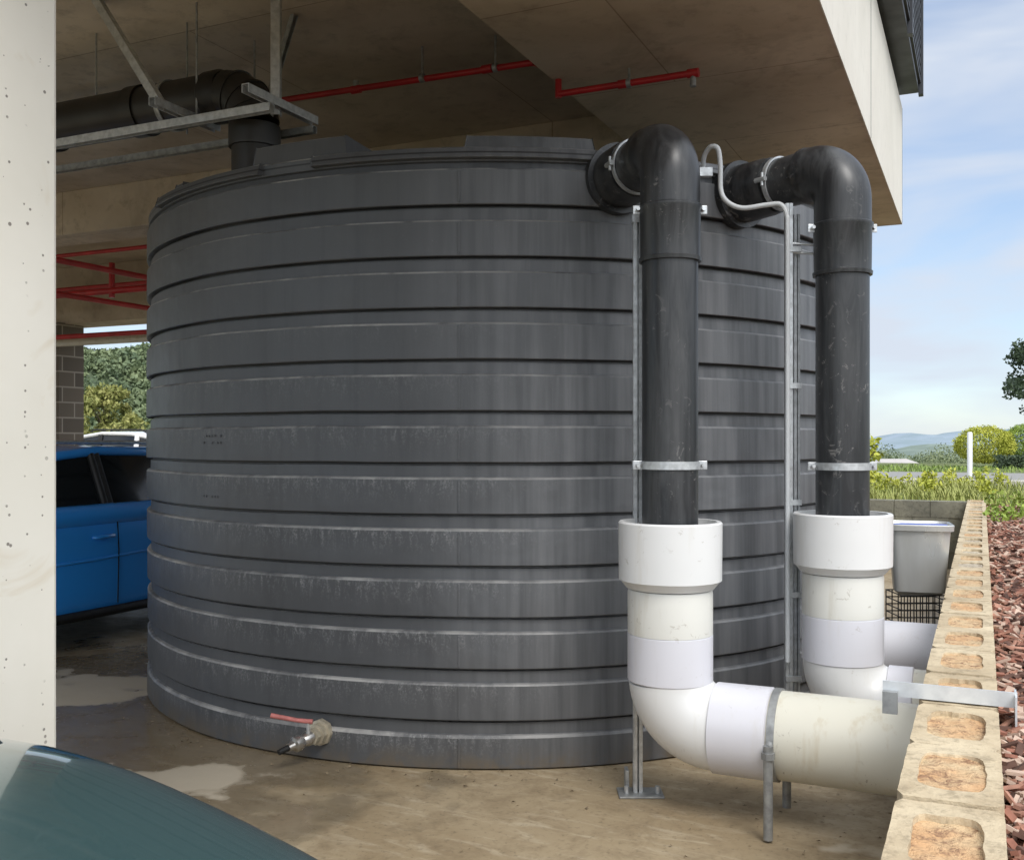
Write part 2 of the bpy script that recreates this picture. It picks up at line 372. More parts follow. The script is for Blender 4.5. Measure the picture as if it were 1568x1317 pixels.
def sector(name,a0,a1,r0,r1,z0,z1,mat,taper=.03,n=18):
    vs=[];fs=[]
    for i in range(n+1):
        f=i/n; a=math.radians(a0+(a1-a0)*f)
        tt=math.radians(a0+(a1-a0)*(f*(1-taper*2)+taper))
        for (r,z,aa) in((r0,z0,a),(r1,z0,a),(r1-.015,z1,tt),(r0+.015,z1,tt)):
            vs.append(Vector((TC.x+r*math.cos(aa),TC.y+r*math.sin(aa),z)))
    for i in range(n):
        for k in range(4):
            k2=(k+1)%4; fs.append((i*4+k,(i+1)*4+k,(i+1)*4+k2,i*4+k2))
    fs.append((3,2,1,0)); fs.append(tuple(n*4+k for k in range(4)))
    return mk(name,vs,fs,mat,smooth=True,sharp=25,bevel=.004)
sector('rim_lip',248,286,R-.2,R+.024,zt+.042,zt+.092,tank,.0)
sector('rim_lip_right',296,330,R-.2,R+.018,zt+.042,zt+.092,tank,.0)
sector('rim_lip_left',214,240,R-.2,R+.024,zt+.042,zt+.092,tank,.0)
sector('roof_lug',267,283,R-.5,R-.02,zt+.08,zt+.155,tank,.02)
sector('roof_lug_left',238,252.5,R-.6,R-.012,zt+.05,zt+.185,tank,.03)
sector('roof_lug_back_left',219,222,R-.3,R-.01,zt+.07,zt+.125,tank,.1)
sector('roof_lug_right',305,318,R-.5,R-.03,zt+.08,zt+.15,tank,.05)
a=math.radians(266.5)
for k in range(12):
    z0=L[k]-.155 if k else .012; z1=L[k]-.014
    p=TC+Vector((math.cos(a),math.sin(a),0))*(R)
    obox('seam_%d'%k,p,(math.cos(a),math.sin(a),0),(-math.sin(a),math.cos(a),0),.006,.004,z0,z1,tank)
for r in range(3):
    for c in range(7):
        if random.random()<.25: continue
        a=math.radians(228.6+c*.62); p=TC+Vector((math.cos(a),math.sin(a),0))*R
        z=1.56-.235*(r//2)-.035*r-.03
        obox('emboss_%d_%d'%(r,c),p,(math.cos(a),math.sin(a),0),(-math.sin(a),math.cos(a),0),.006,.006,z-.010,z,tank)
asset('tank_drain_valve')
a=math.atan2(4.74-6.817,-.90+.106); dr=Vector((math.cos(a),math.sin(a),0)); p=TC+dr*R; p.z=.135
stepped('hex_flange',p-dr*.01,dr,[(0,0.001),(0,.062),(.025,.062),(.028,.05),(.06,.05),(.063,.038),(.1,.038),(.1,.001)],brass,8)
sd=(dr+Vector((-.55,-.0,-.25))).normalized()
stepped('valve_body',p+dr*.08,sd,[(0,.03),(.03,.034),(.05,.028),(.07,.036),(.095,.036),(.1,.02),(.13,.018),(.13,.001)],simple('bright_nickel',(.6,.58,.55),.3,.9,.2,20),18)
stepped('hose_tail',p+dr*.08+sd*.13,sd,[(0,.014),(.05,.013),(.05,.001)],blackm,14)
sweep('valve_stem',[p+dr*.11+Vector((0,0,.02)),p+dr*.11+Vector((0,0,.075))],.009,galv,12)
lv=simple('faded_red_lever',(.60,.20,.18),.5,0,.3,20)
c=p+dr*.11+Vector((0,0,.078)); e=c+Vector((-.17,-.01,.03))
sweep('lever',[c+Vector((.02,0,-.002)),c+Vector((-.05,0,.005)),e],[.012,.010,.012],lv,10)
# ---------- down pipes ----------
def toT(p): d=(TC-p); d.z=0; return d.normalized()
def pipe(name,x,y,zs,zs2,zj1,zj2,wend,elz,straps):
    asset(name)
    P=Vector((x,y,0)); r=.118
    dT=toT(P); Rb=.15
    top=elz
    sweep('riser',[P+Z3*(zs-.1),P+Z3*(top-.42)],r-.004,blk,40)
    stepped('bend_socket',P+Z3*(top-.50),Z3,[(0,r-.003),(0,r+.008),(.015,r+.010),(.018,r+.004),(.2,r+.006),(.215,r+.012),(.225,r+.012),(.232,r+.004)],blk)
    pts=arc(P+Z3*(top-Rb-.02),Z3,dT,Rb,16)
    pts=[P+Z3*(top-.28)]+pts+[pts[-1]+dT*.03]
    sweep('top_bend',pts,r+.004,blk,40)
    q=pts[-1]; dist=(TC-q); dist.z=0; ln=dist.length-R
    stepped('arm',q,dT,[(-.02,r+.004),(.0,r+.010),(.012,r+.010),(.014,r-.002),(ln*.45,r-.002),(ln*.45,r+.012),(ln*.45+.05,r+.018),(ln-.03,r+.022),(ln-.03,r+.045),(ln+.03,r+.045),(ln+.05,r)],blk)
    stepped('steel_clamp',q+dT*(ln*.36),dT,[(0,r),(0,r+.008),(.022,r+.008),(.022,r)],galv)
    s=dT.cross(Z3).normalized()
    cc=q+dT*(ln*.37)-s*(r+.02)
    sweep('clamp_bolt',[cc+Vector((0,0,.03)),cc-Vector((0,0,.03))],.008,galv,8)
    sweep('clamp_lug',[cc-dT*.02,cc+dT*.04],.012,galv,8)
    stepped('white_socket',P+Z3*zs2,Z3,[(-.03,.178),(0,.203),(.004,.209),(zs-zs2-.006,.211),(zs-zs2,.206),(zs-zs2,.190),(zs-zs2-.05,.186),(zs-zs2-.09,.10)],pvc,56)
    stepped('coupling',P+Z3*zj1,Z3,[(0,.173),(zs2-zj1-.05,.173),(zs2-zj1-.035,.170),(zs2-zj1-.03,.160),(zs2-zj1+.0,.160)],pvco,56)
    stepped('coupling_low',P+Z3*zj2,Z3,[(0,.1695),(.004,.1735),(zj1-zj2-.004,.1735),(zj1-zj2,.17)],pvcl,56)
    Rb=.19; za=.35
    pts=[P+Z3*(zj2+.01),P+Z3*(za+Rb)]+arc(P+Z3*(za+Rb),-Z3,N,Rb,18)
    pts.append(pts[-1]+N*.01)
    sweep('white_bend',pts,.169,pvc,56)
    w0=P.dot(N)+Rb; uu=P.dot(U); a0=W(uu,w0,za)
    stepped('bend_socket_low',a0,N,[(0,.170),(.003,.178),(.22,.179),(.225,.170)] if wend>w0+.3 else [(0,.17),(.003,.178),(.1,.178),(.105,.17)],pvcl,56)
    stepped('outlet_run',a0,N,[(.1,.170),(wend-w0,.170)],pvcc,56)
    for z in straps:
        stepped('strap_%d'%int(z*100),P+Z3*z,Z3,[(-.016,r-.006),(-.016,r+.004),(.016,r+.004),(.016,r-.006)],galv,48)
    return P,dT
def ears(P,zs):
    for z in zs:
        for sx in(-1,1):
            c=P+Vector((1,0,0))*sx*(.118+.016)
            obox('ear',c,(1,0,0),(0,1,0),.018,.004,z-.018,z+.018,galv,.002)
            sweep('ear_bolt',[c+Vector((0,-.03,z)),c+Vector((0,.035,z))],.008,galv,8)
P1,d1=pipe('white_stormwater_downpipe',.648,4.15,1.171,.93,.716,.523,-.15,2.73,(2.445,1.40)); ears(P1,(2.445,1.40))
def outclamp(u,w,za,rr):
    c=W(u,w,za)
    stepped('run_clamp',c-N*.014,N,[(0,rr),(0,rr+.008),(.028,rr+.008),(.028,rr)],galvd,48)
outclamp(4.037,-.725,.35,.171)
sweep('stand_leg_front',[W(4.037-.20,-.725,.01),W(4.037-.20,-.725,.36)],.018,galvd,14)
sweep('stand_tie',[W(4.037-.20,-.725,.35),W(4.037-.17,-.725,.36)],.014,galvd,10)
sweep('stand_leg_back',[W(4.037+.2,-.725,.0),W(4.037+.2,-.725,.36)],.018,galvd,14)
for uu in(-.2,.2):
    sweep('nut',[W(4.037+uu,-.725,.31),W(4.037+uu,-.725,.335)],.026,galvd,6)
P2,d2=pipe('white_stormwater_downpipe.001',1.456,4.46,1.183,.953,.738,.536,-.15,2.725,(2.435,1.388)); ears(P2,(2.435,1.388))
asset('tank_outlet_pipe')
q=Vector((2.11,5.35,.35)); uu=q.dot(U)
stepped('outlet',W(uu,-.9,.37),N,[(0,.17),(.3,.17),(.3,.18),(.42,.18),(.42,.17),(.75,.17)],pvcl,48)
stepped('outlet_socket',W(uu,-1.2,.37),N,[(0,.155),(.35,.155)],pvc,48)
outclamp(uu,-.52,.37,.171)
sweep('outlet_post',[W(uu-.2,-.52,0),W(uu-.2,-.52,.4)],.016,galvd,12)
def strut(name,x,y,z0,z1,wd=.041):
    c=Vector((x,y,0)); t=.0035; h=wd/2
    obox(name+'_back',c+Vector((0,h,0)),(1,0,0),(0,1,0),h,t/2,z0,z1,galv)
    obox(name+'_l',c+Vector((-h,0,0)),(1,0,0),(0,1,0),t/2,h-.002,z0,z1,galv)
    obox(name+'_r',c+Vector((h,0,0)),(1,0,0),(0,1,0),t/2,h-.002,z0,z1,galv)
    for s in(-1,1): obox(name+'_lip%d'%s,c+Vector((s*(h-.008),-h,0)),(1,0,0),(0,1,0),.006,t/2,z0,z1,galv)
asset('pipe_support_strut')
strut('post',.535,4.31,.01,2.46,.036)
obox('base_plate',(.545,4.30,0),(1,0,0),(0,1,0),.095,.06,.0015,.010,galvd,.002)
obox('base_upstand',(.49,4.33,0),(1,0,0),(0,1,0),.008,.03,.010,.10,galvd,.002)
for dx in(-.06,.07): sweep('anchor',[Vector((.545+dx,4.285,.01)),Vector((.545+dx,4.285,.04))],.010,galv,6)
for z in(2.445,1.40): obox('arm_%d'%int(z*10),(.60,4.30,0),(1,0,0),(0,1,0),.09,.012,z-.02,z+.015,galv)
asset('pipe_support_strut.001')
strut('post',1.262,4.62,.01,2.58,.03); strut('post_b',1.31,4.66,.01,2.54,.024)
for z in(2.37,1.75,1.22,.8,.42):
    obox('clip_%d'%int(z*10),(1.28,4.60,0),(1,0,0),(0,1,0),.035,.006,z-.012,z+.012,galv)
for z in(2.36,2.40): sweep('tie_rod',[Vector((1.27,4.62,z)),Vector((1.46,4.585,z-.02))],.006,galv,8)
obox('base_plate',(1.285,4.62,0),(1,0,0),(0,1,0),.08,.06,.0015,.012,galvd)
asset('electrical_conduit')
def smoothpath(pts,n=10):
    pts=[Vector(p) for p in pts]; out=[]
    for i in range(len(pts)-1):
        p0=pts[max(0,i-1)];p1=pts[i];p2=pts[i+1];p3=pts[min(len(pts)-1,i+2)]
        for k in range(n):
            t=k/n; out.append(.5*((2*p1)+(-p0+p2)*t+(2*p0-5*p1+4*p2-p3)*t*t+(-p0+3*p1-3*p2+p3)*t**3))
    out.append(pts[-1]); return out
sweep('conduit',smoothpath([(.905,4.80,2.79),(.905,4.76,2.84),(.925,4.72,2.868),(.955,4.70,2.855),(.967,4.70,2.78),(.968,4.69,2.66),(.995,4.67,2.60),(1.06,4.65,2.568),(1.16,4.62,2.575),(1.22,4.60,2.572),(1.245,4.585,2.52),(1.247,4.58,2.4),(1.247,4.58,1.6),(1.247,4.58,.5)]),.0115,greyc,12)
obox('saddle',(.91,4.76,0),(1,0,0),(0,1,0),.03,.02,2.74,2.78,galv)
asset('galvanised_wall_bracket')
galvb=simple('new_galvanised',(.72,.75,.77),.42,.35,.2,20)
box('flange_top',2.99,3.05,-.25,.085,WT+.0085,WT+.0135,galvb)
box('flange_front',2.984,2.990,-.25,.085,WT+.0045,WT+.045,galvb)
box('end_plate',2.95,3.05,.079,.084,WT-.04,WT+.04,galvb)
box('saddle_plate',2.96,2.98,-.249,-.21,WT-.04,WT+.02,galvd)
for w in(-.1,.03): sweep('bolt',[W(3.02,w,WT+.01),W(3.02,w,WT+.035)],.008,galv,6)
asset('rain_filter_basket')
tubm=simple('silvery_tub',(.66,.67,.66),.3,.45,.3,1.5,c2=(.52,.52,.49),stretch=(3,1,.6)); bluep=simple('blue_liner',(.06,.12,.5),.5,0,.2,5)
def rrect(c,hx,hy,z,ax,ay,n=64,p=7):
    o=[]
    for k in range(n):
        a=2*math.pi*k/n; ca,sa=math.cos(a),math.sin(a); s=1/((abs(ca)**p+abs(sa)**p)**(1/p))
        j=1+.02*math.sin(a*7)*(1 if z<.93 else 0)
        v=c+ax*(ca*s*hx*j)+ay*(sa*s*hy*j); o.append(Vector((v.x,v.y,z)))
    return o
XA=Vector((.95,-.3,0)).normalized();YA=Vector((.3,.95,0)).normalized()
c=W(7.0,-.37,0); vs=[];sec=[(.52,.12,.10),(.545,.150,.13),(.75,.165,.15),(.93,.182,.165),(.935,.200,.185),(.968,.203,.188),(.974,.197,.182),(.95,.182,.165),(.7,.16,.12)]
for z,hx,hy in sec: vs+=rrect(c,hx,hy,z,XA,YA)
fs=[];n_=64
for i in range(len(sec)-1):
    for k in range(n_): fs.append((i*n_+k,i*n_+(k+1)%n_,(i+1)*n_+(k+1)%n_,(i+1)*n_+k))
fs.append(tuple(range(n_))[::-1]); mk('tub',vs,fs,tubm,smooth=True,sharp=40)
mk('lid',rrect(c,.18,.16,.958,XA,YA),[tuple(range(n_))],bluep)
for i in range(9):
    f=-.16+.32*i/8
    for yy in(-.13,.13): sweep('wire_v',[c+Vector((f,yy,.0)),c+Vector((f,yy,.53))],.004,blackm,6)
for i in range(12):
    z=.02+.046*i
    for yy in(-.13,.13): sweep('wire_h',[c+Vector((-.16,yy,z)),c+Vector((.16,yy,z))],.004,blackm,6)
    for xx in(-.16,.16): sweep('wire_s',[c+Vector((xx,-.13,z)),c+Vector((xx,.13,z))],.004,blackm,6)
sweep('side_spout',[c+Vector((-.3,0,.72)),c+Vector((-.17,0,.72))],.03,pvc,16)
# ---------- ceiling services ----------
asset('overhead_drain_pipe')
DP=Vector((-1.322,5.2,0))
sweep('drop',[DP+Z3*2.8,DP+Z3*3.1],.116,brown,32)
stepped('drop_socket',DP+Z3*3.0,Z3,[(0,.116),(0,.130),(.02,.132),(.11,.130),(.115,.118)],brown)
pts=arc(DP+Z3*3.12,Z3,V_,.175,4); sweep('elbow',pts,.128,brown,32,sharp=12)
for i in (1,2,3):
    d=(pts[i+1]-pts[i-1]).normalized(); stepped('elbow_weld_%d'%i,pts[i]-d*.006,d,[(0,.120),(0,.134),(.012,.134),(.012,.120)],brown,32)
e=pts[-1]; stepped('run',e,V_,[(0,.125),(.02,.136),(.1,.136),(.11,.126),(.55,.126),(.55,.137),(.64,.137),(.64,.126),(5.5,.126)],brown)
for k in range(4): stepped('run_coupling_%d'%k,e+V_*(1.25+.9*k),V_,[(0,.127),(0,.137),(.08,.137),(.08,.127)],brown)
stepped('hanger_ring',e+V_*.36,V_,[(0,.127),(0,.134),(.03,.134),(.03,.127)],galvd)
asset('trapeze_hanger')
def chan(name,a,b,h=.041,m=galv):
    """open U strut"""
    a=Vector(a);b=Vector(b); d=(b-a).normalized(); s=d.cross(Z3)
    s=s.normalized() if s.length>.1 else Vector((1,0,0)); up=s.cross(d); q=h/2; t=.004
    for nm,(x0,x1,y0,y1) in {'web':(-q,q,q-t,q),'sl':(-q,-q+t,-q,q-t),'sr':(q-t,q,-q,q-t)}.items():
        vs=[p+s*x+up*y for p in(a,b) for x,y in((x0,y0),(x1,y0),(x1,y1),(x0,y1))]
        mk(name+'_'+nm,vs,BF,m)
zr=3.11
chan('rail_long',Vector((-1.16,4.89,zr)),Vector((-1.16,4.89,zr))+V_*2.2)
chan('rail_far',Vector((-1.02,5.24,zr)),Vector((-1.02,5.24,zr))+V_*2.8,.036,galvd)
chan('cross_a',Vector((-1.25,4.74,zr+.042)),Vector((-1.02,5.24,zr+.042)))
chan('cross_b',Vector((-1.75,4.92,zr+.042)),Vector((-1.56,5.36,zr+.042)))
chan('hanger_vertical',Vector((-1.17,5.02,zr)),Vector((-1.17,5.021,CZ)),.045)
chan('hanger_diag',Vector((-1.72,4.98,zr+.03)),Vector((-2.12,5.17,CZ)),.041)
chan('hanger_diag_b',Vector((-1.38,5.5,3.15)),Vector((-1.15,5.35,CZ)),.03,galvd)
for x,y in((-1.75,5.45),(-1.62,5.2),(-2.3,5.6),(-1.45,5.7)): sweep('rod',[Vector((x,y,3.15)),Vector((x,y,CZ))],.006,galvd,6)
chan('cable_tray',Vector((-1.9,6.0,3.56)),Vector((-1.9,6.0,3.56))+V_*2.5,.06,galvd)
asset('fire_sprinkler_pipe')
def rp(a,b,r=.018): sweep('pipe',[a,b],r,redp,14)
rp(W(4.98,-4.2,3.57),W(5.08,-2.23,3.57)); rp(W(5.08,-2.23,3.57),W(5.19,-2.2,3.575))
rp(W(5.2,-2.13,3.50),W(5.2,-2.13,3.40)); rp(W(5.2,-2.13,3.42),W(5.2,-1.36,3.42))
for p in(W(5.03,-3.35,3.57),W(5.06,-2.5,3.57),W(5.2,-1.75,3.42),W(5.2,-1.37,3.42)):
    sweep('tee',[p-N*.03,p+N*.03],.024,redp,12)
for u_,w_,z_,h_ in((5.03,-2.9,3.57,.18),(5.06,-2.45,3.57,.18),(5.2,-1.72,3.42,.08)):
    sweep('hanger_rod',[W(u_,w_,z_),W(u_,w_,z_+h_)],.007,galvd,6); sweep('ring',[W(u_,w_-.012,z_),W(u_,w_+.012,z_)],.026,galvd,12)
sweep('sprinkler_head',[W(5.2,-1.37,3.42),W(5.2,-1.37,3.35)],[.014,.018],galvd,10)
sweep('sprinkler_head',[W(5.03,-3.35,3.57),W(5.03,-3.35,3.62)],[.014,.018],galvd,10)
asset('fire_main_pipe')
for (u_,z,r) in((7.6,3.02,.035),(8.3,3.22,.022),(9.0,2.78,.03),(7.1,3.30,.02)):
    sweep('main',[W(u_,-16,z),W(u_,-4.5,z)],r,redp,12)
for w_,u0,u1,z in((-7.2,5.5,9.2,3.05),(-8.0,6.2,9.4,2.9)): sweep('branch',[W(u0,w_,z),W(u1,w_,z)],.028,redp,12)
for w_ in(-7.2,-8.0): sweep('valve',[W(7.6,w_,2.95),W(7.6,w_,3.3)],.03,redp,10)
for z,u_ in((2.75,9.3),(3.28,8.8)): sweep('waste',[W(u_,-16,z),W(u_,-5,z)],.05,pvcc,14)
# ---------- cars ----------
glass=simple('car_glass',(.012,.015,.017),.05,0,.1,2)
tyre=simple('tyre',(.02,.02,.02),.8,0,.2,10); alloy=simple('alloy_wheel',(.5,.5,.52),.3,.9,.1,5)
lens=simple('headlamp_lens',(.5,.52,.55),.1,.4,.1,3)
def paint(name,c,metal=.35,rough=.28):
    m,t,b=nt(name); v=coords(t); n=nz(t,v,900,2); col=mix(t,rng(t,n,.3,.7),c,tuple(min(1,x*1.25) for x in c)); t.links.new(col,b.inputs['Base Color'])
    b.inputs['Metallic'].default_value=metal; b.inputs['Roughness'].default_value=rough; b.inputs['Coat Weight'].default_value=1; b.inputs['Coat Roughness'].default_value=.04
    return m
def car(name,u,w,fwd,pm,zscale=1.0,hoodz=0,mirx=.72):
    asset(name); f=Vector(fwd).normalized(); l=Z3.cross(f); o=W(u,w,0)
    def T(x,y,z): return o+f*x+l*y+Z3*z*zscale
    st=[(2.16,.50,.60,.56,.34),(2.10,.68,.68,.62,.26),(1.95,.79,.775,.70,.22),(1.7,.845,.86,.785,.2),(1.35,.87,.925,.86,.2),(1.0,.875,.975,.92,.2),(.6,.88,.98,.95,.2),(0,.885,.98,.955,.2),(-.7,.885,.99,.965,.2),(-1.3,.88,1.0,.975,.2),(-1.75,.85,1.0,.97,.2),(-2.0,.78,.97,.93,.25),(-2.12,.66,.85,.80,.32)]
    st=[(x,hw,zc+(hoodz if x>.7 else 0),zs+(hoodz if x>.7 else 0),zb) for x,hw,zc,zs,zb in st]
    vs=[];n=0
    def half(hw,zc,zs,zb): return [(0,zc),(.35*hw,zc-.002),(.66*hw,zc-.012),(.84*hw,zs+(zc-zs)*.45),(.94*hw,zs-.01),(.99*hw,zs-.07),(1.0*hw,zs-.2),(.985*hw,(zs+zb)/2-.05),(.975*hw,zb+.12),(.94*hw,zb),(.5*hw,zb-.02),(0,zb-.02)]
    for x,hw,zc,zs,zb in st:
        h=half(hw,zc,zs,zb); ring=h+[(-y,z) for y,z in h[-2:0:-1]]
        n=len(ring); vs+=[T(x,y,z) for y,z in ring]
    fs=[]
    for i in range(len(st)-1):
        for k in range(n): fs.append((i*n+k,i*n+(k+1)%n,(i+1)*n+(k+1)%n,(i+1)*n+k))
    fs.append(tuple(range(n))[::-1]); fs.append(tuple((len(st)-1)*n+k for k in range(n)))
    b=mk('body',vs,fs,pm,smooth=True,sharp=0)
    sm=b.modifiers.new('s','SUBSURF'); sm.levels=2; sm.render_levels=2
    for x in(1.38,-1.32):
        for sy in(-1,1):
            stepped('arch',T(x,sy*.66,.34),l*sy,[(0,.001),(0,.37),(.232,.37),(.232,.35)],blackm,40)
            stepped('tyre',T(x,sy*.66,.33),l*sy,[(0,.2),(0,.31),(.03,.33),(.20,.33),(.238,.31),(.238,.225)],tyre,40)
            stepped('wheel',T(x,sy*.66,.33),l*sy,[(.238,.225),(.225,.215),(.21,.06),(.235,.05),(.235,.001)],alloy,40)
            for k in range(5):
                a=2*math.pi*k/5; q=T(x,sy*.66,.33)+l*sy*.232; r=f*math.cos(a)+Z3*math.sin(a)
                sweep('spoke',[q+r*.04,q+r*.215],[.03,.02],alloy,6)
    g=[(1.0,.70,.96,.70,.965),(.28,.78,.955,.60,1.40),(-.25,.79,.955,.62,1.455),(-1.0,.79,.965,.61,1.44),(-1.55,.77,.98,.57,1.36),(-1.98,.66,.97,.62,1.0)]
    vs=[]
    for x,bw_,bz,tw,tz in g:
        vs+=[T(x,bw_,bz-.02),T(x,tw+.01,tz-.03),T(x,tw-.12,tz),T(x,0,tz+.015),T(x,-(tw-.12),tz),T(x,-(tw+.01),tz-.03),T(x,-bw_,bz-.02)]
    fs=[]
    for i in range(len(g)-1):
        for k in range(6): fs.append((i*7+k,i*7+k+1,(i+1)*7+k+1,(i+1)*7+k))
    gl=mk('greenhouse',vs,fs,[glass,pm],smooth=True,sharp=40)
    for p,(i,k) in zip(gl.data.polygons,[(i,k) for i in range(len(g)-1) for k in range(6)]):
        if 1<=i<=3 and 1<=k<=4: p.material_index=1
    for sy in(1,-1):
        def S_(i,top,off=0.006): 
            x,bw_,bz,tw,tz=g[i]; return T(x,sy*((tw+.01 if top else bw_)+off),(tz-.03 if top else bz-.02))
        sweep('a_pillar',[S_(0,0),S_(1,1)],.03,pm,8); sweep('roof_frame',[S_(1,1),S_(2,1),S_(3,1),S_(4,1),S_(5,1)],.036,pm,12)
        xb=-.22
        sweep('b_pillar',[T(xb,sy*.80,.94),T(xb+.03,sy*.645,1.40)],.030,blackm,8)
        sweep('b_pillar_seal',[T(xb-.05,sy*.80,.94),T(xb-.02,sy*.645,1.40)],.028,blackm,8)
        sweep('c_pillar',[T(-1.22,sy*.79,.95),T(-1.12,sy*.62,1.42)],.05,pm,8)
        sweep('belt_trim',[T(.6,sy*.862,.975),T(-.6,sy*.862,.985),T(-1.5,sy*.85,1.0)],.012,blackm,6)
        sweep('belt_panel',[T(.65,sy*.80,.945),T(-.6,sy*.81,.955),T(-1.4,sy*.80,.97)],.085,pm,16)
        sweep('roof_rail',[T(.15,sy*.56,1.45),T(.05,sy*.56,1.49),T(-1.15,sy*.56,1.485),T(-1.3,sy*.56,1.43)],.014,galv if name=='blue_hatchback_car' else blackm,8)
        for xx in(.0,-.86): sweep('handle',[T(xx-.0,sy*.885,.80),T(xx-.02,sy*.912,.802),T(xx-.17,sy*.912,.807),T(xx-.19,sy*.885,.805)],.014,pm,8)
        for xx,lean in((.82,0),(-.24,0),(-1.22,.1)): sweep('door_gap',[T(xx,sy*.873,.9),T(xx,sy*.886,.7),T(xx-lean,sy*.876,.3)],.0045,blackm,5)
        sweep('side_crease',[T(1.2,sy*.868,.62),T(0,sy*.879,.64),T(-1.5,sy*.868,.70)],.012,pm,8)
        sweep('sill',[T(1.0,sy*.865,.25),T(-.95,sy*.865,.25)],.035,blackm,8)
        stepped('mirror',T(mirx,sy*.86,1.02),l*sy,[(0,.03),(.04,.06),(.12,.085),(.2,.07),(.22,.02),(.222,.001)],pm,18)
        vsl=[T(1.99,sy*.60,.64),T(1.93,sy*.74,.66),T(1.78,sy*.81,.73),T(1.8,sy*.75,.765),T(1.93,sy*.62,.73)]
        mk('headlight',[v+f*.02+l*sy*.012+Z3*hoodz for v in vsl],[(0,1,2,3,4)],lens)
    mk('grille',[T(2.19,-.38,.36),T(2.19,.38,.36),T(2.185,.42,.5),T(2.185,-.42,.5)],[(0,1,2,3)],blackm)
    mk('plate',[T(2.2,-.18,.4),T(2.2,.18,.4),T(2.2,.18,.48),T(2.2,-.18,.48)],[(0,1,2,3)],pvc)
    return CUR[0]
car('blue_hatchback_car',5.35,-6.7,-U,paint('blue_paint',(.03,.30,.90),.0))
car('teal_sedan_car',.47,-2.46,N,paint('teal_paint',(.055,.105,.108),.4,.22),hoodz=.064,mirx=.40)
car('white_parked_car',14.9,-15.5,-N,paint('white_paint',(.75,.75,.75),0),1.15)
# ---------- vegetation ----------
def leafmat(name,c1,c2,sc=1.5):
    m,t,b=nt(name); v=coords(t); n=nz(t,v,sc,3)
    col=mix(t,rng(t,n,.35,.65),c1,c2)
    t.links.new(col,b.inputs['Base Color']); b.inputs['Roughness'].default_value=.7; return m
def leaves(vs,fs,c,rad,n,size,rr):
    c=Vector(c)
    for _ in range(n):
        d=Vector((rr.gauss(0,1),rr.gauss(0,1),rr.gauss(0,1))).normalized()*(rr.random()**.45)
        p=c+Vector((d.x*rad[0],d.y*rad[1],d.z*rad[2]))
        a=Vector((rr.gauss(0,1),rr.gauss(0,1),rr.gauss(0,1))).normalized(); b=a.cross(Vector((rr.gauss(0,1),rr.gauss(0,1),rr.gauss(0,1)))).normalized()
        s=size*rr.uniform(.6,1.3); k=len(vs); vs+= [p-a*s,p+b*s*.55,p+a*s,p-b*s*.55]; fs.append((k,k+1,k+2,k+3))
bark=simple('bark',(.10,.075,.055),.9,0,.4,6,.5)
def tree(name,x,y,z0,h,cr,mat,seed,clumps=26,per=170,leaf=.12,flat=.7):
    asset(name); rr=random.Random(seed); B=Vector((x,y,z0))
    sweep('trunk',[B,B+Vector((.1,0,h*.25)),B+Vector((-.05,.1,h*.5)),B+Vector((.1,0,h*.8))],[cr*.09,cr*.07,cr*.05,cr*.02],bark,10)
    vs=[];fs=[]
    for i in range(clumps):
        a=rr.uniform(0,6.28); q=rr.random()**.6; zz=h*rr.uniform(.42,.98); rad=cr*q*math.sin(math.pi*min(.97,max(.12,(zz/h-.3)/.75)))**.6
        c=B+Vector((math.cos(a)*rad,math.sin(a)*rad,zz))
        if i%3==0: sweep('limb_%d'%i,[B+Vector((0,0,zz*.55)),(B+Vector((0,0,zz*.62))+c)/2,c],[cr*.03,cr*.02,cr*.008],bark,6)
        s=cr*rr.uniform(.2,.36); leaves(vs,fs,c,(s,s,s*flat),per,leaf,rr)
    mk('crown',vs,fs,mat)
gum=leafmat('gum_leaves',(.06,.09,.035),(.12,.16,.06)); yel=leafmat('yellow_green_leaves',(.18,.20,.05),(.30,.29,.09)); dk=leafmat('dark_leaves',(.03,.05,.025),(.06,.09,.04)); gold=leafmat('golden_leaves',(.34,.37,.04),(.48,.48,.07),3)
grn=leafmat('bright_green_leaves',(.16,.25,.03),(.29,.37,.06),3)
tree('gum_tree',31.6,60,.3,7.0,3.0,dk,3,30,170,.13)
tree('gum_tree.001',-22.5,56,-.1,4.4,2.0,yel,5,30,150,.13)
tree('gum_tree.002',-19.5,60,-.5,2.9,2.0,gum,8,26,130,.14)
tree('gum_tree.003',-28,60,-.5,3.8,2.4,yel,9,26,130,.14)
def bush(name,x,y,z0,rx,ry,rz,mat,n,leaf,seed):
    asset(name); rr=random.Random(seed); vs=[];fs=[]
    B=Vector((x,y,z0))
    for k in range(4): sweep('stem_%d'%k,[B,B+Vector((rr.uniform(-.5,.5)*rx,rr.uniform(-.5,.5)*ry,rz*1.0))],.015,bark,5)
    for _ in range(n):
        d=Vector((rr.gauss(0,1),rr.gauss(0,1),rr.gauss(0,1))).normalized(); q=.86+.12*mn.noise(d*2.5+Vector((seed,0,0)))+rr.uniform(-.10,.03)
        leaves(vs,fs,B+Vector((d.x*rx*q,d.y*ry*q,rz*.9+d.z*rz*q)),(leaf*2,)*3,2,leaf,rr)
    mk('foliage',vs,fs,mat)
bush('golden_round_shrub',14.1,30.2,GZ+.1,.95,.9,.62,gold,5500,.03,1)
bush('golden_round_shrub.001',15.7,30.6,GZ+.1,1.1,.9,.66,grn,6000,.03,2)
bush('golden_round_shrub.002',17.9,31,GZ+.1,1.2,.9,.66,gold,5000,.035,3)
asset('clipped_hedge'); rr=random.Random(4); vs=[];fs=[]
for _ in range(9000):
    x=rr.uniform(-2.6,8); leaves(vs,fs,(16.2+x,28.4+rr.uniform(-.3,.3),GZ+rr.uniform(0,.36)),(.05,.05,.05),1,.05,rr)
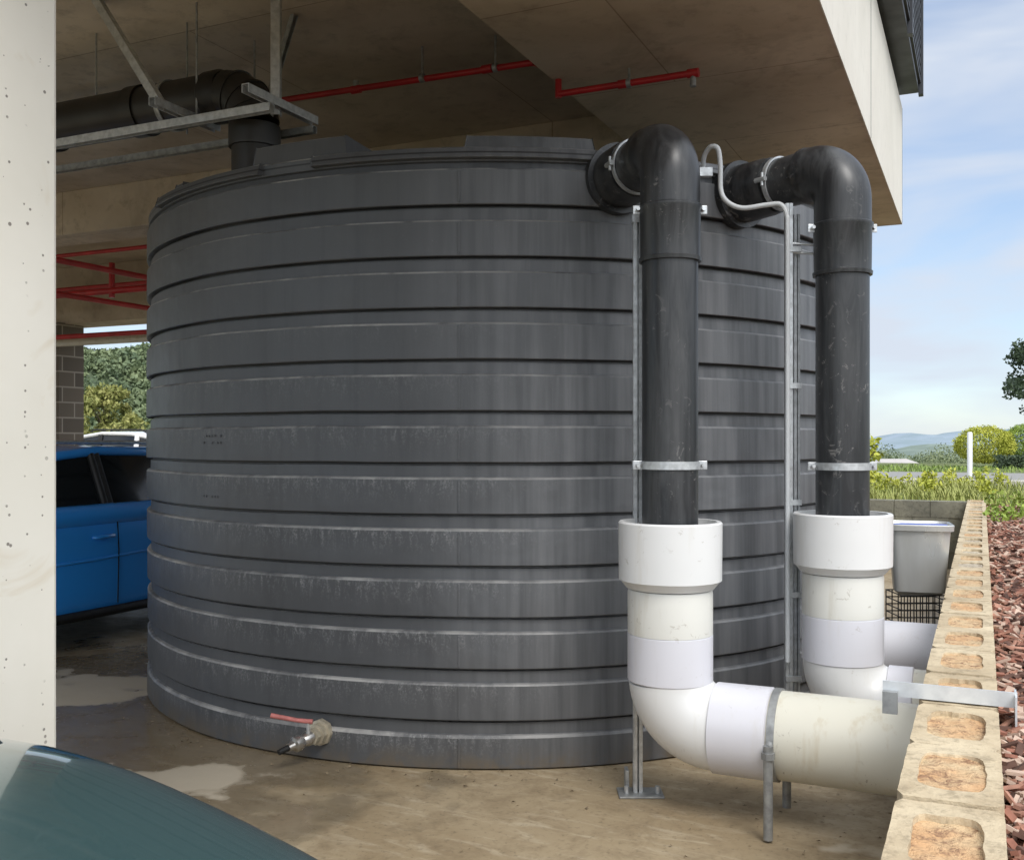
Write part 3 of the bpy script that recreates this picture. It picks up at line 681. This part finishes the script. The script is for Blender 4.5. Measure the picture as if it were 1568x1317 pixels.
mk('foliage',vs,fs,dk)
asset('yellow_flowering_shrub'); rr=random.Random(14); vs=[];fs=[]
B=W(14.0,-1.7,GZ)
for k in range(40):
    a=rr.uniform(0,6.28); e=B+Vector((math.cos(a)*rr.uniform(.1,.5),math.sin(a)*.4,rr.uniform(.2,.85)))
    sweep('stem_%d'%k,[B,(B+e)/2+Vector((0,0,.05)),e],.008,bark,5); leaves(vs,fs,e,(.12,.12,.12),26,.05,rr)
mk('foliage',vs,fs,gold)
rr=random.Random(11)
def blades(name,n,ur,wr,h,mat,wd=.006,th=-.12):
    asset(name); vs=[];fs=[]
    for _ in range(n):
        u=rr.uniform(*ur);w=rr.uniform(*wr)
        q=mn.noise(Vector((u*1.1,w*1.1,5)))
        if q<th: continue
        p=W(u,w,GZ); a=rr.uniform(0,6.28); d=Vector((math.cos(a),math.sin(a),0)); s=Vector((-d.y,d.x,0))*wd; H=h*rr.uniform(.4,1.2)*(.7+max(0,q)*1.2)
        k=len(vs); vs+=[p-s,p+s,p+d*H*.25+Z3*H*.65+s*.7,p+d*H*.25+Z3*H*.65-s*.7,p+d*H*.6+Z3*H]; fs+=[(k,k+1,k+2,k+3),(k+3,k+2,k+4)]
    mk('blades',vs,fs,mat)
blades('grass_tufts',14000,(13.15,18.7),(-3.4,4),.18,leafmat('grass_blade',(.22,.26,.05),(.40,.40,.13),4),.008)
blades('lawn_grass',7000,(27,33),(-3.4,14),.10,leafmat('lawn_blade',(.14,.22,.04),(.24,.32,.07),4),.015)
asset('weeds'); vs=[];fs=[]
for _ in range(34):
    c=W(rr.uniform(10,13.8),rr.uniform(.06,1.6),GZ+.08); leaves(vs,fs,c,(.12,.12,.12),45,.028,rr)
mk('foliage',vs,fs,grn)
asset('garden_shrubs'); vs=[];fs=[]
for _ in range(22):
    c=W(rr.uniform(14,18.5),rr.uniform(-3.3,2.5),GZ+.10)
    for k in range(5): leaves(vs,fs,c+Vector((rr.uniform(-.15,.15),rr.uniform(-.15,.15),rr.uniform(0,.2))),(.11,.11,.1),30,.03,rr)
mk('foliage',vs,fs,[gold])
asset('floor_litter'); vs=[];fs=[]
for _ in range(420):
    if rr.random()<.5:
        a=rr.uniform(3.6,6.1); q=R+abs(rr.gauss(0,.12))+.01; p=Vector((TC.x+math.cos(a)*q,TC.y+math.sin(a)*q,.006))
    else: p=W(rr.uniform(2,6),-.16-abs(rr.gauss(0,.9)),.006)
    s=rr.uniform(.003,.013); a=rr.uniform(0,6.28); d=Vector((math.cos(a),math.sin(a),rr.uniform(-.2,.2)))*s; e2=Vector((-math.sin(a),math.cos(a),0))*s*rr.uniform(.2,.7)
    k=len(vs); vs+=[p-d,p+e2+Z3*s*.5,p+d,p-e2]; fs.append((k,k+1,k+2,k+3))
mk('bits',vs,fs,simple('dry_litter',(.35,.27,.17),.9,0,.7,30))
asset('white_marker_post'); stepped('post',(9.95,22,GZ-.1),Z3,[(0,.055),(1.04,.055),(1.07,.04),(1.07,.001)],pvc,12)
def hill(name,x0,x1,y0,y1,peak,base,mat,seed,nx=60,ny=16,fr=2.0,am=.35):
    vs=[];fs=[]
    for j in range(ny+1):
        for i in range(nx+1):
            x=x0+(x1-x0)*i/nx; y=y0+(y1-y0)*j/ny; f=math.sin(math.pi*min(1,j/ny*.98+.0))
            e=min(1,4*i/nx,4*(1-i/nx))
            z=base+(peak-base)*f*e*(.8+am*mn.noise(Vector((x*3/(x1-x0)*fr,y/(y1-y0)*1.5,seed)))+am*.4*mn.noise(Vector((x*11/(x1-x0)*fr,y/(y1-y0)*1.5,seed))))
            vs.append(Vector((x,y,z)))
    for j in range(ny):
        for i in range(nx): k=j*(nx+1)+i; fs.append((k,k+1,k+nx+2,k+nx+1))
    return mk(name,vs,fs,mat,smooth=True,parent=False,sharp=0)
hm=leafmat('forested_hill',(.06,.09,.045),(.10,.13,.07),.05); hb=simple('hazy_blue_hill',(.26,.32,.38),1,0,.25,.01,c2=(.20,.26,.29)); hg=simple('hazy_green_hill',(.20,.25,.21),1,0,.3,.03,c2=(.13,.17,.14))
hill('forested_hill',-330,-20,220,460,37,-16,hm,2)
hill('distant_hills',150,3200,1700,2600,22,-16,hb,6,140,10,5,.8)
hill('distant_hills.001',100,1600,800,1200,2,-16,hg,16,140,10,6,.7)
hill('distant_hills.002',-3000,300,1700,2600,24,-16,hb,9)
asset('hillside_trees'); rr=random.Random(21); vs=[];fs=[]
for _ in range(1300):
    x=rr.uniform(-160,-75); y=rr.uniform(225,345)
    j=(y-220)/240; i=(x+330)/310; f=math.sin(math.pi*min(1,j*.98)); e=min(1,4*i,4*(1-i))
    z=-16+53*f*e*(.8+.35*mn.noise(Vector((x*3/310*2,y/240*1.5,2)))+.14*mn.noise(Vector((x*11/310*2,y/240*1.5,2))))
    leaves(vs,fs,(x,y,z+1.5),(3.2,3.2,2.2),42,.8,rr)
mk('crowns',vs,fs,leafmat('hillside_leaves',(.08,.12,.06),(.17,.21,.10),.15))
asset('distant_tree_line'); vs=[];fs=[]
for _ in range(360):
    y=rr.uniform(110,380); x=y*rr.uniform(.34,.56); topz=1.5-y*rr.uniform(12,44)/1550+ (y*.010 if rr.random()<.10 else 0); r=y*.0065*rr.uniform(.7,1.5)
    leaves(vs,fs,(x,y,topz-r),(r*1.4,r,r),70,r*.16,rr); leaves(vs,fs,(x,y,topz-2.6*r),(r*1.1,r,r),40,r*.16,rr)
mk('crowns',vs,fs,leafmat('far_tree_leaves',(.11,.15,.08),(.24,.27,.13),.12))
asset('white_house'); hx,hy=33.9,90
c=Vector((hx,hy,0)); ax=Vector((1,.2,0)).normalized(); ay=Vector((-.2,1,0)).normalized()
obox('walls',c,ax,ay,2.2,2,-3,-.9,pvc)
v=[c+ax*sx*2.5+ay*sy*2.3+Z3*-.9 for sx,sy in((-1,-1),(1,-1),(1,1),(-1,1))]+[c-ax*1.3+Z3*-.1,c+ax*1.3+Z3*-.1]
mk('roof',v,[(0,1,5,4),(1,2,5),(2,3,4,5),(3,0,4)],simple('roof_tin',(.45,.42,.40),.6,0,.1,1))
for k in(-1,0,1): obox('window_%d'%k,c+ax*k*1.3-ay*2.0,ax,ay,.35,.02,-2.2,-1.3,blackm)
# ---------- sky, sun ----------
wd=bpy.data.worlds.new("World"); S.world=wd; wd.use_nodes=True; t=wd.node_tree; bg=t.nodes['Background']
SD=Vector((.30,-.90,1.15)).normalized(); el=math.asin(SD.z); az=math.atan2(SD.x,SD.y)
sk=t.nodes.new('ShaderNodeTexSky'); sk.sky_type='NISHITA'; sk.sun_disc=False; sk.sun_elevation=el; sk.sun_rotation=az; sk.air_density=1.0; sk.dust_density=.3; sk.ozone_density=2.0
tc=t.nodes.new('ShaderNodeTexCoord'); mp=t.nodes.new('ShaderNodeMapping'); mp.inputs['Scale'].default_value=(1,1,4.0); mp.inputs['Rotation'].default_value=(0.1,0.15,.3)
t.links.new(tc.outputs['Generated'],mp.inputs[0])
n=nz(t,mp.outputs[0],3.4,4,.5,.3)
dt=t.nodes.new('ShaderNodeVectorMath'); dt.operation='DOT_PRODUCT'; t.links.new(tc.outputs['Generated'],dt.inputs[0]); dt.inputs[1].default_value=tuple(SD)
near=rng(t,dt.outputs['Value'],0.0,1.0)  # unseen clouds around the sun brightened, added fill for the interior
br=t.nodes.new('ShaderNodeMix'); br.data_type='RGBA'; t.links.new(mth(t,'POWER',near,1.2),br.inputs[0]); br.inputs[6].default_value=(4.7,5.15,5.9,1); br.inputs[7].default_value=(16.4,16.8,17.2,1)
fac=mth(t,'MAXIMUM',rng(t,n,.36,.60,.35,.97),mth(t,'MULTIPLY',near,.95))
skb=mix(t,1.0,sk.outputs[0],(1.0,1.08,1.15),'MULTIPLY')
cl=mix(t,fac,skb,br.outputs[2])
t.links.new(cl,bg.inputs['Color']); bg.inputs['Strength'].default_value=.15
sl=bpy.data.lights.new('sun','SUN'); sl.energy=2.0; sl.angle=math.radians(24); sl.color=(1,.965,.92)
so=bpy.data.objects.new('sun',sl); S.collection.objects.link(so); so.rotation_euler=(-SD).to_track_quat('-Z','Y').to_euler()
# ---------- camera ----------
cd=bpy.data.cameras.new('camera'); co=bpy.data.objects.new('camera',cd); S.collection.objects.link(co)
co.location=(0,0,1.5); co.rotation_euler=(math.radians(90),0,0); cd.sensor_width=36; cd.lens=36*1550/1568; cd.shift_y=(675-658.5)/1568; cd.clip_start=.05; cd.clip_end=20000
S.camera=co
S.view_settings.view_transform='Standard'; S.view_settings.look='None'; S.view_settings.exposure=0
